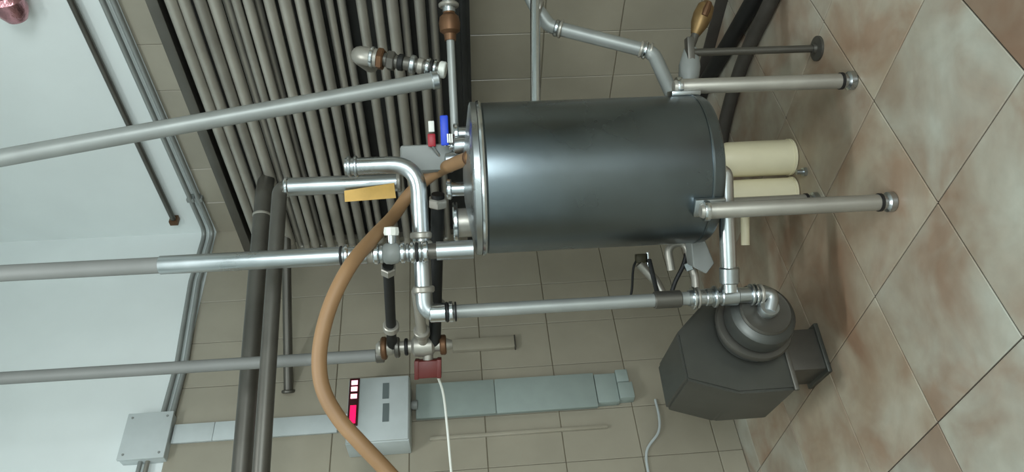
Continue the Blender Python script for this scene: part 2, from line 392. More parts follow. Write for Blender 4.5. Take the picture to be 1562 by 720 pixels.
# sloping pipe from above
p0, p1 = at(-150, 268, 2.15), at(668, 121, 2.36)
th = pipe_run('sloping_pipe', 'pale grey pipe slanting down from above to the fittings right of the tank top', [p0 + (p0-p1)*0.1, p1], 0.0255, M_GALV)
ring(th, 'coupling', p1 + (p0-p1).normalized()*0.01, p1-p0, 0.030, 0.025, M_STEEL)

# vertical supply pipe (bright) into the tank's top left
base = at(705, 381, 2.15)
def vp(x): return vert_to(base, x, 0)
th = thing('supply_pipe', 'bright vertical steel pipe with union rings and valve, ending at the tank lid edge', 'pipe', vp(722))
obj('upper_pipe', tube(NB(), [Vector((base.x, base.y, RH-0.02)), vp(247)], 0.0235, 22), M_GREYP, th)
obj('pipe', tube(NB(), [vp(245), vp(560)], 0.0265, 22), M_STEEL, th)
for x, r, h, mm in ((521, 0.029, 0.008, M_RUBBER), (529, 0.032, 0.014, M_BRIGHT), (560, 0.024, 0.05, M_DULL), (574, 0.030, 0.016, M_BRIGHT), (582, 0.027, 0.014, M_STEEL), (614, 0.031, 0.014, M_BRIGHT), (622, 0.027, 0.010, M_STEEL), (629, 0.032, 0.014, M_BRIGHT), (636, 0.029, 0.008, M_RUBBER), (641, 0.030, 0.008, M_STEEL), (649, 0.032, 0.016, M_BRIGHT), (660, 0.023, 0.03, M_DARK)):
    ring(th, 'union_ring' if mm is not M_RUBBER else 'gasket', vp(x), UP, r, h, mm)
obj('lower_pipe', tube(NB(), [vp(585), vp(668)], 0.022, 20), M_DULL, th)
obj('end_pipe', tube(NB(), [vp(666), vp(722)], 0.0275, 22), M_STEEL, th)
vb = obj('valve_body', lathe(NB(), [(0, -0.026), (0.022, -0.026), (0.030, -0.016), (0.032, 0), (0.030, 0.016), (0.022, 0.026), (0, 0.026)], vp(597), UP, 20), M_GPLAST, th)
kd = (at(597, 360, 2.16) - at(597, 384, 2.16)).normalized()
obj('valve_stem', tube(NB(), [vp(597)+kd*0.02, vp(597)+kd*0.065], 0.014, 14), M_STEEL, vb)
obj('knob', lathe(NB(), [(0, 0.05), (0.021, 0.052), (0.023, 0.06), (0.021, 0.075), (0, 0.078)], vp(597), kd, 10), M_WHITE, vb)

# grey pipe further left
q = at(560, 543, 2.62)
th = pipe_run('drop_pipe', 'dull grey vertical pipe dropping beside the control box to the valve manifold', [Vector((q.x, q.y, RH-0.02)), vert_to(q, 585, 0)], 0.0215, M_GREYP)
ring(th, 'coupling', vert_to(q, 580, 0), UP, 0.027, 0.03, M_DARK)

# two dark horizontal pipes, upper one turning into the rack, lower one turning down
c1 = onR(402, 298, RKA+0.10); z1 = c1.z
e1 = atz(362, 800, z1)
inn = c1 + dL*0.16
th = pipe_run('overhead_pipe', 'upper of two dark horizontal pipes leaving frame at lower edge, bent toward tube bank', [e1, c1, inn], 0.5*25*c1.y/1128, M_DARK, 0.08)
ring(th, 'weld_ring', c1 + (e1-c1).normalized()*0.10, e1-c1, 0.5*27*c1.y/1128, 0.012, M_DULL)
c2 = at(427, 286, 2.5); z2 = c2.z; e2 = atz(393, 800, z2)
th = thing('label_pipe', 'lower of two dark horizontal pipes, turning down as bright steel pipe with yellow label', 'pipe', vert_to(c2, 605, 0))
dv = (e2-c2).normalized()
obj('horizontal_pipe', tube(NB(), fillet([e2, c2, vert_to(c2, 455, 0)], 0.05), 0.0245, 22), M_DARK, th)  # same steel as the drop pipe; its dark reflections are in the colour
obj('drop_pipe', tube(NB(), [vert_to(c2, 440, 0), vert_to(c2, 606, 0)], 0.0305, 22), M_STEEL, th)
ring(th, 'end_cap', vert_to(c2, 609, 0), UP, 0.034, 0.014, M_DULL)
ring(th, 'clamp', vert_to(c2, 438, 0), UP, 0.034, 0.014, M_BRIGHT)
# yellow label stuck on the front of the pipe, its lower edge standing off
bm = NB(); q4 = [(525, 291), (601, 279), (604, 302), (526, 308)]
LY = c2.y-0.036
A_ = [bm.verts.new(at(x, y, LY)) for x, y in q4]; B_ = [bm.verts.new(at(x, y, LY+0.004)) for x, y in q4]
for k in range(4): bm.faces.new((A_[k], A_[(k+1) % 4], B_[(k+1) % 4], B_[k]))
bm.faces.new(A_[::-1]); bm.faces.new(B_)
obj('yellow_label', bm, M_YEL, th)
# thin dark pipe behind them into the left wall
we = onL(440, 597, 0.01); ws = atz(436, 335, we.z)
th = pipe_run('wall_pipe', 'thin dark pipe from tube bank running into the left wall above the control box', [ws, we], 0.022, M_DARK)
ring(th, 'wall_flange', we, we-ws, 0.032, 0.016, M_DARK)

# ------------------------------------------------------------------ discharge line: riser, elbow, manifold, elbow up
r0 = at(1050, 455, 2.235); YR = r0.y
r1 = vert_to(r0, 648, 0)
th = thing('discharge_pipe', 'steel riser from the pump bending across above the tank and up again', 'pipe', r0)
k0 = atz(624, 246, r1.z) if False else at(628, 250, 2.24)
k0.z = r1.z
k1 = vert_to(k0, 527, 0)
riser = obj('riser', tube(NB(), [r0, vert_to(r0, 688, 0)], 0.0205, 22), M_GALV, th)
el = obj('elbow', tube(NB(), fillet([vert_to(r0, 690, 0), r1, r1 + (k0-r1).normalized()*0.09], 0.05), 0.0255, 22), M_STEEL, th)
obj('cross_pipe', tube(NB(), fillet([r1 + (k0-r1).normalized()*0.085, k0, k1], 0.085), 0.0255, 22), M_STEEL, th)
for x, r, h, mm in ((668, 0.029, 0.05, M_BRIGHT), (682, 0.031, 0.007, M_RUBBER), (688, 0.032, 0.016, M_BRIGHT), (695, 0.030, 0.006, M_RUBBER)): ring(th, 'gasket' if mm is M_RUBBER else 'union_ring', vert_to(r0, x, 0), UP, r, h, mm)
for t in (0.16, 0.46, 0.52): ring(th, 'clamp', r1 + (k0-r1)*t, k0-r1, 0.033, 0.02, M_DULL)
for x in (533, 543): ring(th, 'clamp', vert_to(k0, x, 0), UP, 0.032, 0.010, M_STEEL)
ring(th, 'coupling', vert_to(r0, 1018, 0), UP, 0.027, 0.085, M_DARK)

# valve manifold left of the tank top
mb = at(640, 528, 2.56)
mt = vert_to(mb, 575, 0); ml_ = vert_to(mb, 690, 0)
th = thing('valve_manifold', 'cluster of dark steel valve fittings with red actuator right of the control box', 'valve', ml_)
obj('body', lathe(NB(), [(0, 0), (0.014, 0), (0.022, 0.02), (0.022, 0.06), (0.034, 0.07), (0.038, 0.10), (0.034, 0.13), (0.022, 0.14), (0.020, 0.2), (0.026, 0.21), (0.026, 0.25), (0.016, 0.26), (0, 0.262)], ml_, UP, 20), M_DULL, th)
for x, r, h, mm in ((586, 0.040, 0.02, M_BROWNB), (606, 0.036, 0.018, M_DARK), (620, 0.030, 0.012, M_BLACKM), (633, 0.030, 0.012, M_BRIGHT), (676, 0.035, 0.022, M_BROWNB)): ring(th, 'flange', vert_to(mb, x, 0), UP, r, h, mm)
dn = (at(650, 562, 2.56)-at(650, 528, 2.56)).normalized()
sc = vert_to(mb, 653, 0)
act = obj('actuator', box(NB(), sc + dn*0.078, UP*0.042, dn*0.030, dn.cross(UP)*0.028, 0.006), M_REDB, th)
obj('actuator_neck', tube(NB(), [sc, sc+dn*0.05], 0.018, 14), M_DULL, th)
for s in (-1, 1): obj('end_cap', box(NB(), sc + dn*0.078 + UP*0.038*s, UP*0.008, dn*0.032, dn.cross(UP)*0.030, 0.003), M_RED if False else M_REDB, act)
# crossing rods to the supply pipe
for (xa, ya, xb, yb, r, mm, nm) in ((592, 404, 598, 520, 0.0165, M_BLACKM, 'upper_arm'), (668, 296, 663, 520, 0.021, M_BLACKM, 'lower_arm'), (636, 445, 646, 520, 0.017, M_DULL, 'middle_arm')):
    A = at(xa, ya, {'upper_arm': 2.2, 'lower_arm': 2.32, 'middle_arm': 2.27}[nm]); B = vert_to(mb, xb, 0)
    arm = obj(nm, tube(NB(), [A, B], r, 16), mm, th)
    ring(arm, 'collar', A + (B-A)*0.72, B-A, r*1.6, 0.03, M_DULL)
    if nm != 'middle_arm': ring(arm, 'nut', A + (B-A)*0.05, B-A, r*1.45, 0.03, M_DULL, True)
# thin white wire hanging from the actuator
wp = [sc+dn*0.10-UP*0.03, at(676, 600, 2.6), at(682, 650, 2.62), at(690, 735, 2.6), at(700, 800, 2.6)]
o = obj('wire', tube(NB(), smooth_path(wp), 0.0045, 8), M_WHITE, None, base=wp[-1]); tag(o, 'thin white wire hanging from the red actuator', 'wire')

# ------------------------------------------------------------------ tan hose
hp = [(725, 238, 2.12), (695, 249, 2.24), (660, 266, 2.36), (625, 296, 2.40), (600, 330, 2.34), (570, 362, 2.16), (535, 404, 2.06), (507, 458, 2.02), (491, 512, 2.0), (487, 560, 1.99), (495, 600, 1.98), (518, 640, 1.97), (550, 676, 1.96), (588, 716, 1.96), (650, 785, 1.96)]
hp = [at(*p) for p in hp]
hz = thing('tan_hose', 'thick tan rubber hose arching from the tank lid across the pipes', 'hose', hp[0])
obj('hose', tube(NB(), smooth_path(hp), 0.0205, 18), M_HOSE, hz)
ring(hz, 'end_clamp', hp[0]+(hp[1]-hp[0])*0.25, hp[1]-hp[0], 0.024, 0.016, M_BROWNB)

# ------------------------------------------------------------------ right of the tank top: cross pipe with bronze valve, union stack
g0, g1 = at(694, 205, 2.34), at(687, 62, 2.34)
th = thing('cross_pipe', 'thin grey horizontal pipe from the tank lid valve to a bronze valve', 'pipe', g0)
obj('pipe', tube(NB(), [g0, g1], 0.0125, 16), M_GALV, th)
gd = (g1-g0).normalized()
bv = obj('bronze_valve', lathe(NB(), [(0, 0), (0.018, 0), (0.020, 0.02), (0.032, 0.03), (0.034, 0.055), (0.030, 0.075), (0.019, 0.085), (0.019, 0.1), (0, 0.1)], g1, gd, 18), M_BROWNB, th)
g2 = g1+gd*0.1
obj('outer_pipe', tube(NB(), [g2-gd*0.01, g2+gd*0.7], 0.020, 16), M_STEEL, th)
ring(th, 'flange', g2+gd*0.012, gd, 0.032, 0.014, M_DULL)

u0, u1 = at(548, 84, 2.40), at(683, 108, 2.37)
ud = (u1-u0).normalized(); ul = (u1-u0).length
th = thing('union_stack', 'stack of steel and bronze union fittings in front of the tube bank', 'fitting', u1)
obj('elbow', tube(NB(), fillet([u0+Vector((0.05, 0.34, 0.0)), u0+ud*0.0, u0+ud*0.06], 0.04), 0.030, 18), M_DULL, th)
def up_(x): return u0 + (u1-u0)*((x-548)/135.0)
obj('stem', tube(NB(), [up_(566), up_(676)], 0.022, 18), M_DARK, th)
for x, r, h, mm, nm in ((568, 0.034, 0.014, M_BRIGHT, 'ring'), (581, 0.036, 0.022, M_BROWNB, 'nut'), (597, 0.032, 0.026, M_DARK, 'nut'), (612, 0.027, 0.02, M_BLACKM, 'sleeve'), (630, 0.030, 0.018, M_STEEL, 'disc'), (642, 0.026, 0.02, M_DULL, 'sleeve'), (653, 0.030, 0.014, M_BRIGHT, 'ring'), (659, 0.028, 0.008, M_RUBBER, 'gasket'), (664, 0.029, 0.010, M_BRIGHT, 'ring'), (675, 0.027, 0.022, M_WHITE, 'end_cap')):
    ring(th, nm, up_(x), ud, r, h, mm, nm == 'nut')

# ball valves with coloured levers on the lid
def lever_valve(name, label, x, y, Y, hx0, hy0, hx1, hy1, mh, foot_z):
    p = at(x, y, Y); th = thing(name, label, 'valve', Vector((p.x, p.y, foot_z)))
    obj('body', lathe(NB(), [(0, foot_z), (0.017, foot_z), (0.017, p.z-0.03), (0.026, p.z-0.024), (0.028, p.z), (0.024, p.z+0.02), (0.012, p.z+0.026), (0.012, p.z+0.036), (0, p.z+0.036)], Vector((p.x, p.y, 0)), UP, 18), M_STEEL, th)
    A = at(hx0, hy0, Y-0.03); B = at(hx1, hy1, Y-0.03); d = (B-A)
    lv = obj('lever', box(NB(), (A+B)/2, d/2, UP*0.012, Vector((0, 0.006, 0)), 0.004), mh, th)
    obj('stem', tube(NB(), [Vector((p.x, p.y, p.z+0.03)), (A+B)/2 + (B-A)*0.45], 0.006, 8), M_STEEL, th)
    return th, lv, A, B
t1, l1, A, B = lever_valve('lever_valve', 'ball valve with bright blue lever on the tank lid', 703, 222, 2.24, 677, 176, 679, 222, M_BLUE, Z1+0.035)
for k in range(3): obj('grip_stripe', box(NB(), at(683+k*3.2, 211, 2.20), UP*0.0022, (B-A).normalized()*0.013, Vector((0, 0.003, 0))), M_WHITE, l1)
t2, l2, A, B = lever_valve('lever_valve', 'ball valve with dark red lever next to the blue lever', 690, 244, 2.30, 658, 204, 659, 224, M_RED, Z1+0.035)
obj('grip_stripe', box(NB(), at(658, 193, 2.27), UP*0.009, (B-A).normalized()*0.017, Vector((0, 0.004, 0)), 0.002), M_WHITE, l2)
# grey box
bc = at(652, 243, 2.33)
sd = (at(652, 233, 2.33)-at(652, 243, 2.33)).normalized()
th = thing('grey_box', 'smooth grey junction box behind the red lever above the tank', 'box', bc-UP*0.09)
obj('body', box(NB(), bc, UP*0.083, sd*0.043, sd.cross(UP)*0.035, 0.008), M_GPLAST, th)
obj('cover', box(NB(), bc - Vector((0, 0.038, 0)), UP*0.078, sd*0.039, sd.cross(UP)*0.006, 0.003), M_GPLAST, th)
obj('support_stem', tube(NB(), [bc-UP*0.08, Vector((bc.x, bc.y, Z1+0.03))], 0.012, 12), M_DARK, th)

# ------------------------------------------------------------------ pipework right of the tank
th = thing('return_pipe', 'pale steel pipe bending down the tiled wall to the right of the tank', 'pipe', at(1030, 150, 2.4))
a0 = at(816, -60, 2.5); a1 = at(817, 175, 2.38)
obj('branch_pipe', tube(NB(), [a0, a1], 0.0165, 20), M_BRIGHT, th)
P = [at(790, -40, 2.5), at(818, 12, 2.5), at(838, 40, 2.49), at(996, 80, 2.44), at(1030, 155, 2.38)]
obj('drop_pipe', tube(NB(), fillet([P[0], P[1], P[2], P[3], P[4]], 0.05), 0.0235, 22), M_GALV, th)
for x, y, r, h, mm in ((820, 14, 0.032, 0.03, M_DULL), (849, 43, 0.029, 0.014, M_STEEL), (855, 44.5, 0.031, 0.010, M_DULL), (978, 75, 0.029, 0.010, M_DULL), (984, 76.5, 0.031, 0.012, M_BRIGHT), (992, 78.5, 0.029, 0.010, M_DULL)):
    ring(th, 'union_ring', at(x, y, 2.485 if x < 900 else 2.445), P[3]-P[2], r, h, mm)
# corner valve with brass wheel
v0 = at(1050, 125, 2.42)
th = thing('drain_valve', 'grey valve with tarnished brass handle right of the tank base', 'valve', v0)
v1 = at(1055, 62, 2.46); vd = (v1-v0).normalized()
obj('body', lathe(NB(), [(0, -0.06), (0.02, -0.06), (0.024, 0.0), (0.034, 0.02), (0.036, 0.06), (0.030, 0.09), (0.024, 0.12), (0, 0.14)], v0, vd, 18), M_GPLAST, th)
vb_ = at(1070, 28, 2.46); va = (at(1080, -4, 2.46)-at(1060, 48, 2.46)).normalized()
hd = obj('handle', lathe(NB(), [(0, -0.065), (0.016, -0.06), (0.030, -0.02), (0.033, 0.01), (0.028, 0.045), (0.012, 0.062), (0, 0.065)], vb_, va, 16), M_BRASS, th)
obj('handle_core', lathe(NB(), [(0, 0), (0.012, 0.0), (0.014, 0.02), (0.010, 0.05), (0, 0.052)], vb_+Vector((0, -0.026, -0.0)), va, 10), M_BROWNB, hd)
obj('neck', tube(NB(), [v1-vd*0.02, vb_-va*0.04], 0.014, 12), M_DARK, th)
# support stand
sp = at(1246, 74, 2.43); sp = atz(1248, 74, 0.0)
th = thing('pipe_stand', 'thin dark support rod with a round floor plate under the grey valve', 'stand', sp)
obj('rod', tube(NB(), [sp+UP*0.005, Vector((sp.x, sp.y, 0.44))], 0.0125, 14), M_DARK, th)
obj('floor_plate', lathe(NB(), [(0, 0), (0.042, 0), (0.042, 0.008), (0.018, 0.012), (0.016, 0.022), (0, 0.022)], sp, UP, 24), M_DARK, th)
obj('saddle', box(NB(), Vector((sp.x, sp.y, 0.445)), Vector((0.05, 0, 0)), Vector((0, 0.018, 0)), UP*0.012, 0.003), M_DARK, th)
# black hose along the right wall base
bp_ = [atz(1182, -60, 0.036), atz(1150, 0, 0.036), atz(1120, 52, 0.036), atz(1088, 106, 0.036), atz(1068, 142, 0.036), atz(1052, 175, 0.036)]
def clear_wall(ps, d):
    out = []
    for p in ps:
        q = torm(p); out.append(room(max(q.x, d), max(q.y, d), q.z))
    return out
bp_ = clear_wall(bp_, 0.075)
o = obj('black_hose', tube(NB(), smooth_path(bp_), 0.035, 14), M_RUBBER, None, base=bp_[0]-UP*0.036); tag(o, 'thick black hose lying at the foot of the right wall behind the tank', 'hose')

gp_ = [atz(1206, -60, 0.03), atz(1174, 6, 0.03), atz(1144, 68, 0.03), atz(1121, 130, 0.03), atz(1105, 190, 0.03), atz(1096, 245, 0.03)]  # dark band of shade and skirting at the wall foot, added as a tube
gp_ = clear_wall(gp_, 0.16)
o = obj('shadow_band', tube(NB(), smooth_path(gp_), 0.029, 14), M_SKIRT, None, base=gp_[0]-UP*0.03); tag(o, 'added dark grey strip for the shadowed skirting line beside the thick black hose', 'hose')

# ------------------------------------------------------------------ cream containers under the tank
def container(x0, x1, yc, wpx, label, extra=False):
    p = atz(x1, yc, 0.0); Y = p.y; r = 0.5*wpx*Y/1128; p = p + Vector((0, r*0.9, 0)); h = 0.27
    th = thing('cream_container', label, 'container', p, None)
    obj('body', lathe(NB(), [(0, 0), (r-0.006, 0), (r, 0.006), (r*1.0, h*0.62), (r*0.98, h*0.9), (r*0.86, h), (0, h)], p, UP, 28), M_CREAM, th)
    obj('cap', lathe(NB(), [(0, h), (r*0.45, h), (r*0.45, h+0.02), (r*0.4, h+0.025), (0, h+0.025)], p, UP, 18), M_WHITE, th)
    obj('bottom_rim', lathe(NB(), [(r-0.003, 0.001), (r+0.003, 0.003), (r+0.003, 0.012), (r-0.003, 0.014)], p, UP, 28), M_CREAM, th)
    return th
container(1112, 1217, 237, 57, 'cream plastic container under the tank, farther from the pump')
cc = container(1124, 1219, 292, 48, 'cream plastic container under the tank, partly behind a tank leg')
cp = at(1136, 300, cc.location.y); obj('spout', tube(NB(), [cp, at(1137, 374, cc.location.y)], 0.016, 14), M_CREAM, cc)
sb = atz(1229, 262, 0.0)
th = thing('hex_bolt', 'small steel bolt standing on the floor before the cream containers', 'bolt', sb)
obj('head', lathe(NB(), [(0, 0), (0.017, 0), (0.017, 0.012), (0, 0.012)], sb, UP, 6), M_STEEL, th)
obj('shank', lathe(NB(), [(0, 0.012), (0.009, 0.012), (0.009, 0.035), (0, 0.037)], sb, UP, 12), M_STEEL, th)

# ------------------------------------------------------------------ tank outlet, tee, pump
o0 = at(1113, 445, 2.2); o1 = at(1109, 262, 2.16)
th = thing('outlet_pipe', 'polished horizontal pipe from under the tank to the pump tee', 'pipe', o1)
top_ = Vector((o1.x, o1.y+0.02, Z0-0.02))
od = (o0-o1).normalized()
obj('pipe', tube(NB(), fillet([top_, Vector((o1.x, o1.y+0.02, o1.z)), o0], 0.04), 0.0245, 24), M_BRIGHT, th)
ring(th, 'union_ring', o1+od*((o0-o1).length*0.86), od, 0.030, 0.05, M_STEEL)
tee = at(1112, 452, 2.235); tee.x, tee.y = r0.x, r0.y
tt = vert_to(tee, 1050, 0); tb = vert_to(tee, 1178, 0)
th2 = thing('tee_fitting', 'steel tee with clamp rings where outlet pipe meets the pump', 'fitting', tb)
PF = at(1168, 474, 2.24)              # centre of the pump's front face
obj('tee_body', tube(NB(), fillet([tt, tb, PF + Vector((0, -0.02, 0))], 0.035), 0.0245, 22), M_STEEL, th2)
for x, r, h, mm in ((1057, 0.036, 0.008, M_BRIGHT), (1064, 0.033, 0.008, M_DULL), (1080, 0.027, 0.02, M_STEEL), (1090, 0.034, 0.010, M_STEEL), (1112, 0.030, 0.055, M_STEEL), (1146, 0.034, 0.010, M_STEEL), (1152, 0.034, 0.008, M_BRIGHT), (1160, 0.032, 0.010, M_DULL)):
    ring(th2, 'clamp_ring', vert_to(tee, x, 0), UP, r, h, mm)
AX = Vector((-0.50, 0.84, 0.05)).normalized()
pb = Vector((PF.x, PF.y, 0)) + Vector((AX.x, AX.y, 0))*0.25
pump = thing('centrifugal_pump', 'dark grey pump with round casing and angular motor cover by the left wall', 'pump', pb)
obj('casing', lathe(NB(), [(0, 0), (0.045, 0), (0.055, 0.006), (0.092, 0.012), (0.104, 0.022), (0.108, 0.04), (0.108, 0.075), (0.098, 0.085), (0, 0.085)], PF, AX, 40), M_PUMP, pump)
obj('clamp_band', lathe(NB(), [(0.10, 0.088), (0.122, 0.090), (0.126, 0.098), (0.126, 0.108), (0.122, 0.114), (0.10, 0.116)], PF, AX, 40), M_DARK, pump)
obj('front_ring', lathe(NB(), [(0.068, -0.004), (0.078, -0.006), (0.082, 0.002), (0.078, 0.012), (0.066, 0.012)], PF, AX, 40), M_DARK, pump)
obj('back_plate', lathe(NB(), [(0, 0.117), (0.116, 0.117), (0.118, 0.125), (0.110, 0.15), (0.08, 0.165), (0, 0.165)], PF, AX, 40), M_PUMP, pump)
obj('inlet_boss', lathe(NB(), [(0, -0.035), (0.030, -0.035), (0.033, -0.028), (0.033, -0.018), (0.028, -0.012), (0.030, 0.002), (0, 0.004)], PF, AX, 24), M_STEEL, pump)
# motor cover: chamfered box along the axis
SX = AX.cross(UP).normalized(); AXH = Vector((AX.x, AX.y, 0)).normalized()
c0 = Vector((PF.x, PF.y, 0)) + AXH*0.16 - SX*0.05
prof = [(-0.155, 0.2), (-0.155, 0.39), (-0.10, 0.55), (0.06, 0.55), (0.17, 0.43), (0.17, 0.2)]
bm = NB()
f1 = [bm.verts.new(c0 + SX*s + UP*z) for s, z in prof]; f2 = [bm.verts.new(c0 + AXH*0.30 + SX*s + UP*z) for s, z in prof]
f3 = [bm.verts.new(c0 + AXH*0.36 + SX*s*0.8 + UP*(0.2+(z-0.2)*0.88)) for s, z in prof]
for A_, B_ in ((f1, f2), (f2, f3)):
    for k in range(6): bm.faces.new((A_[k], A_[(k+1) % 6], B_[(k+1) % 6], B_[k]))
bm.faces.new(f1[::-1]); bm.faces.new(f3)
bmesh.ops.bevel(bm, geom=bm.edges[:], offset=0.008, segments=2, affect='EDGES')
mc = obj('motor_cover', bm, M_COVER, pump)
obj('cover_rim', box(NB(), c0 - AXH*0.004 + UP*0.205, SX*0.16, AXH*0.006, UP*0.008, 0.003), M_DARK, mc)
obj('pedestal', box(NB(), c0 + AXH*0.22 + SX*0.03 + UP*0.105, SX*0.075, AXH*0.08, UP*0.097, 0.006), M_DARK, pump)
obj('base_plate', box(NB(), c0 + AXH*0.22 + SX*0.03 + UP*0.008, SX*0.09, AXH*0.09, UP*0.008, 0.003), M_COVER, pump)

# ------------------------------------------------------------------ small fittings behind the tank, lower left
p = at(982, 398, 2.62)
th = thing('small_valve', 'small dark valve with hanging black cable on the tiles left of tank', 'valve', vert_to(p, 1040, 0))
obj('cap', box(NB(), at(977, 394, 2.62), UP*0.018, Vector((0.016, 0, 0)), Vector((0, 0.015, 0)), 0.004), M_OLIVE, th)
obj('stem', tube(NB(), [at(988, 385, 2.62), at(990, 416, 2.62)], 0.008, 12), M_BRIGHT, th)
obj('body', tube(NB(), [at(975, 402, 2.62), at(1000, 428, 2.62), at(1012, 452, 2.6)], 0.017, 14), M_DULL, th)
obj('lever', box(NB(), at(996, 420, 2.59), (at(1004, 446, 2.59)-at(992, 396, 2.59))/2, Vector((0, 0.004, 0)), UP*0.008, 0.002), M_BLACKM, th)
obj('cable', tube(NB(), smooth_path([at(972, 395, 2.62), at(966, 410, 2.62), at(964, 440, 2.64), at(960, 462, 2.66)]), 0.0045, 8), M_RUBBER, th)
th = thing('hose_fitting', 'bent steel fitting below the tank between small valve and grey bracket', 'fitting', at(1045, 430, 2.5))
obj('elbow', tube(NB(), fillet([at(1024, 412, 2.5), at(1018, 375, 2.5), at(1045, 368, 2.5), at(1060, 420, 2.47), at(1062, 452, 2.45)], 0.04), 0.014, 14), M_DULL, th)
obj('cable', tube(NB(), smooth_path([at(1050, 375, 2.49), at(1042, 405, 2.49), at(1030, 430, 2.49), at(1022, 455, 2.5)]), 0.008, 8), M_RUBBER, th)
ring(th, 'nut', at(1052, 405, 2.48), at(1060, 420, 2.47)-at(1045, 385, 2.47), 0.022, 0.03, M_STEEL, True)
# bracket plate
bm = NB(); q4 = [(1054, 362), (1074, 362), (1090, 402), (1078, 418), (1058, 408)]
A_ = [bm.verts.new(at(x, y, 2.38)) for x, y in q4]; B_ = [bm.verts.new(at(x, y, 2.38) + Vector((0.01, 0.07, 0))) for x, y in q4]
for k in range(5): bm.faces.new((A_[k], A_[(k+1) % 5], B_[(k+1) % 5], B_[k]))
bm.faces.new(A_[::-1]); bm.faces.new(B_)
bmesh.ops.bevel(bm, geom=bm.edges[:], offset=0.003, segments=1, affect='EDGES')
o = obj('bracket', bm, M_GPLAST, None, base=at(1078, 418, 2.41)); tag(o, 'pale grey angular bracket under the tank above the outlet pipe', 'bracket')
# ------------------------------------------------------------------ left wall: control box, trunking, junction box, conduits
def lw(x, y, b): return torm(onL(x, y, b))
BD = 0.16
A0 = lw(532, 577, BD); A1 = lw(624, 670, BD)
a0_, a1_, zh, zl = A0.x, A1.x, A0.z, A1.z
cb = thing('control_box', 'pale grey wall control box with lit red display', 'control box', room((a0_+a1_)/2, 0.013, zl))
obj('body', rbox(NB(), a0_, a1_, 0.014, BD-0.012, zl, zh, 0.006), M_PLAST, cb)
dr = obj('front_panel', rbox(NB(), a0_+0.004, a1_-0.004, BD-0.012, BD, zl+0.004, zh-0.004, 0.004), M_PLAST, cb)
D0 = lw(527.5, 579, BD); D1 = lw(540.5, 650, BD)
ds = obj('display', rbox(NB(), D0.x, D1.x, BD-0.002, BD+0.006, zh-0.052, zh-0.006, 0.001), M_LED, cb)
zc = zh-0.029
for yy in (585.5, 595, 606):
    s = lw(533, yy, BD).x; obj('lit_digit', rbox(NB(), s-0.011, s+0.011, BD+0.006, BD+0.0085, zc-0.014, zc+0.014), M_LEDON, ds)
s0 = lw(533, 620, BD).x; s1 = lw(533, 647, BD).x
obj('lit_bar', rbox(NB(), s0, s1, BD+0.006, BD+0.0085, zc-0.013, zc+0.013), M_LEDBAR, ds)
for ya, yb in ((585, 608), (616, 643)):
    P0 = lw(584, ya, BD); P1 = lw(593, yb, BD); obj('button_label', rbox(NB(), P0.x, P1.x, BD, BD+0.003, P1.z-0.0, P0.z+0.0), M_PRINT, dr)
obj('gland', lathe(NB(), [(0, 0), (0.022, 0), (0.022, 0.02), (0.016, 0.03), (0, 0.03)], room((a0_+a1_)/2-0.05, 0.07, zl-0.03), UP, 14), M_GPLAST, cb)
# trunking below
T0 = lw(634, 586, 0.06); T1 = lw(970, 632, 0.06)
ta0, ta1 = T0.x, lw(800, 627, 0.06).x
tr = thing('cable_trunking', 'wide pale grey cable trunking on the tiles below the control box', 'trunking', room((ta0+ta1)/2, 0.013, T1.z))
zs = [T0.z, lw(722, 600, 0.06).z, lw(755, 600, 0.06).z, lw(912, 610, 0.06).z, lw(946, 610, 0.06).z, T1.z]
obj('base', rbox(NB(), ta0+0.012, ta1-0.012, 0.013, 0.05, zs[3], zs[0], 0.002), M_TRUNK, tr)
for za, zb_ in ((zs[0], zs[2]), (zs[2], zs[3])): obj('cover', rbox(NB(), ta0, ta1, 0.045, 0.06, zb_+0.0015, za-0.0015, 0.003), M_TRUNK, tr)
obj('end_piece', rbox(NB(), ta0+0.006, ta1-0.02, 0.013, 0.056, zs[4], zs[3]-0.002, 0.003), M_TRUNK, tr)
obj('end_cap', rbox(NB(), ta0-0.006, ta0+0.06, 0.013, 0.066, zs[5], zs[4]-0.002, 0.003), M_TRUNK, tr)
obj('end_cap', rbox(NB(), ta0+0.065, ta1-0.03, 0.013, 0.07, zs[5]-0.012, zs[4]-0.002, 0.003), M_TRUNK, tr)
obj('side_strip', rbox(NB(), ta1+0.08, ta1+0.095, 0.013, 0.03, zs[3]-0.03, zs[0]-0.06, 0.002), M_WTILE, tr)
# trunking above
U0 = lw(268, 641, 0.04); U1 = lw(500, 669, 0.04)
ta = lw(380, 640, 0.04).x; tb_ = lw(380, 668, 0.04).x
tr = thing('narrow_trunking', 'narrow white cable trunking from junction box down to the control box', 'trunking', room((ta+tb_)/2, 0.013, zh))
obj('base', rbox(NB(), ta+0.006, tb_-0.006, 0.013, 0.035, zh+0.06, U0.z, 0.002), M_PLAST, tr)
zm = lw(327, 650, 0.04).z
obj('cover', rbox(NB(), ta, tb_, 0.03, 0.04, zm+0.001, U0.z, 0.002), M_PLAST, tr)
obj('cover', rbox(NB(), ta, tb_, 0.03, 0.04, zh+0.06, zm-0.001, 0.002), M_PLAST, tr)
obj('cable', tube(NB(), smooth_path([room((ta+tb_)/2, 0.03, zh+0.07), room((ta+tb_)/2-0.01, 0.06, zh+0.03), room((ta+tb_)/2-0.02, 0.07, zh-0.002)]), 0.012, 10), M_WHITE, tr)
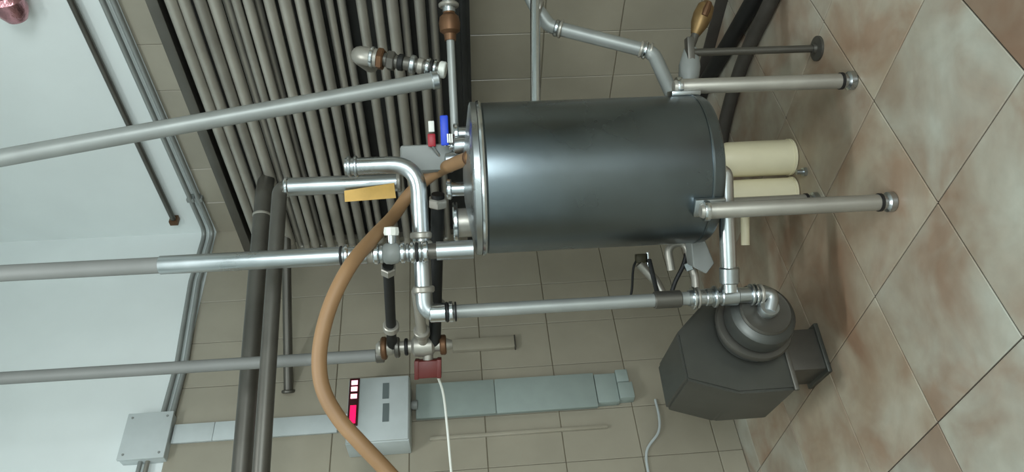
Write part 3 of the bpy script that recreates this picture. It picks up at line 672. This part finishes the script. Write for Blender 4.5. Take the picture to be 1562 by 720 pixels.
# junction box
J0 = lw(197, 632, 0.07); J1 = lw(248, 696, 0.07)
jb = thing('junction_box', 'white square junction box on the plaster wall', 'junction box', room((J0.x+J1.x)/2, 0.001, J1.z))
obj('body', rbox(NB(), J0.x, J1.x, 0.001, 0.055, J1.z, J0.z, 0.005), M_PLAST, jb)
lidj = obj('lid', rbox(NB(), J0.x-0.004, J1.x+0.004, 0.055, 0.07, J1.z-0.004, J0.z+0.004, 0.004), M_PLAST, jb)
for sa in (J0.x+0.02, J1.x-0.02):
    for sz in (J0.z-0.02, J1.z+0.02): obj('screw', lathe(NB(), [(0, 0), (0.006, 0), (0.005, 0.003), (0, 0.003)], room(sa, 0.07, sz), -dR, 8), M_GPLAST, lidj)
# two thin conduits, along right wall, round the corner, down to the junction box
for k, (off, lab) in enumerate(((0.0, 'upper of the thin grey conduit pair crossing the corner to the junction box'), (0.042, 'lower of the thin grey conduit pair crossing the corner to the junction box'))):
    zc = torm(onR(156, 0, 0.03)).z - off
    bk = (J1.z + J0.z)/2
    q1 = lw(291, 430, 0.03); q2 = lw(270, 555, 0.03)
    pts = [room(0.03, 2.4, zc), room(0.035, 0.035, zc), room(q1.x, 0.03, q1.z-off), room(q2.x, 0.03, q2.z-off), room(J0.x+0.02, 0.03, J1.z+0.06-off)]
    pts[0].z = torm(onR(156, 0, 0.03)).z - off
    th = thing('conduit', lab, 'conduit', pts[-1], 'thin conduits at the corner')
    obj('pipe', tube(NB(), fillet(pts, 0.06), 0.0125, 12), M_GALV, th)
    for bb in (0.3, 1.62, 2.2): obj('clip', rbox(NB(), 0.0, 0.045, bb-0.012, bb+0.012, zc-0.02, zc+0.02, 0.003), M_CREAM if bb == 1.62 else M_GALV, th)
# conduits leaving the junction box along the left wall
for k, yy in enumerate((213, 224)):
    zc = lw(yy, 715, 0.03).z
    o = obj('short_conduit', tube(NB(), [room(J1.x-0.02, 0.03, zc+0.004), room(2.7, 0.03, zc+0.0)], 0.010, 12), M_DULL if k else M_GALV, None, base=room(J1.x, 0.03, zc))
    tag(o, ('upper' if k == 0 else 'lower') + ' thin grey conduit leaving the junction box toward the lower frame edge', 'conduit', 'short conduits at the junction box')
# dark rod on the right wall
z_r = torm(onR(112, 0, 0.03)).z
p_end = torm(onR(266, 338, 0.03))
th = thing('wall_rod', 'single dark rod fixed high on the white right wall, above the conduit pair', 'rod', room(0.03, p_end.y, z_r))
obj('rod', tube(NB(), [room(0.03, 2.5, z_r), room(0.03, p_end.y, p_end.z)], 0.0145, 12), M_DARK, th)
obj('end_bracket', rbox(NB(), 0, 0.05, p_end.y-0.012, p_end.y+0.02, p_end.z-0.022, p_end.z+0.022, 0.003), M_BROWNB, th)
obj('clip', rbox(NB(), 0, 0.05, 1.62, 1.66, z_r-0.022, z_r+0.022, 0.003), M_CREAM, th)
# pink foil thing in the top corner
pc = onR(30, -2, 0.07); prof = [(0, -0.2)]
for k in range(13): prof.append((0.055 + 0.010*(k % 2) + 0.004*math.sin(k*2.1), -0.2 + 0.022*k))
prof += [(0.04, 0.09), (0, 0.095)]
o = obj('foil_duct', lathe(NB(), prof, pc + UP*0.05, dR, 24), M_PINK, None, base=pc); tag(o, 'crinkled shiny pink foil duct end at the upper right wall', 'duct')
# capped pipe stub on left wall tiles
S0 = lw(690, 512, 0.04); S1 = lw(786, 534, 0.04)
sa = (lw(740, 512, 0.04).x + lw(740, 534, 0.04).x)/2
th = thing('wall_channel', 'short beige vertical channel on the tiles beside the riser', 'channel', room(sa, 0.013, S1.z))
obj('body', rbox(NB(), sa-0.032, sa+0.032, 0.013, 0.04, S1.z, S0.z, 0.003), M_WTILE, th)
obj('end_plate', rbox(NB(), sa-0.036, sa+0.036, 0.013, 0.043, S1.z-0.006, S1.z, 0.001), M_DARK, th)
# cable at the wall foot
c_ = [lw(1000, 612, 0.03), lw(1006, 640, 0.03)]
pts = [room(lw(1000, 608, 0.03).x, 0.02, lw(1000, 608, 0.03).z), room(lw(1006, 635, 0.04).x, 0.03, lw(1006, 635, 0.04).z), room(lw(1004, 660, 0.03).x, 0.03, lw(1004, 660, 0.03).z), room(lw(986, 690, 0.02).x, 0.022, lw(986, 690, 0.02).z), room(lw(992, 740, 0.02).x, 0.022, lw(992, 740, 0.02).z)]
o = obj('grey_cable', tube(NB(), smooth_path(pts), 0.006, 8), M_PLAST, None, base=pts[0]); tag(o, 'thin pale cable curling on the low tiles left of the pump', 'cable')
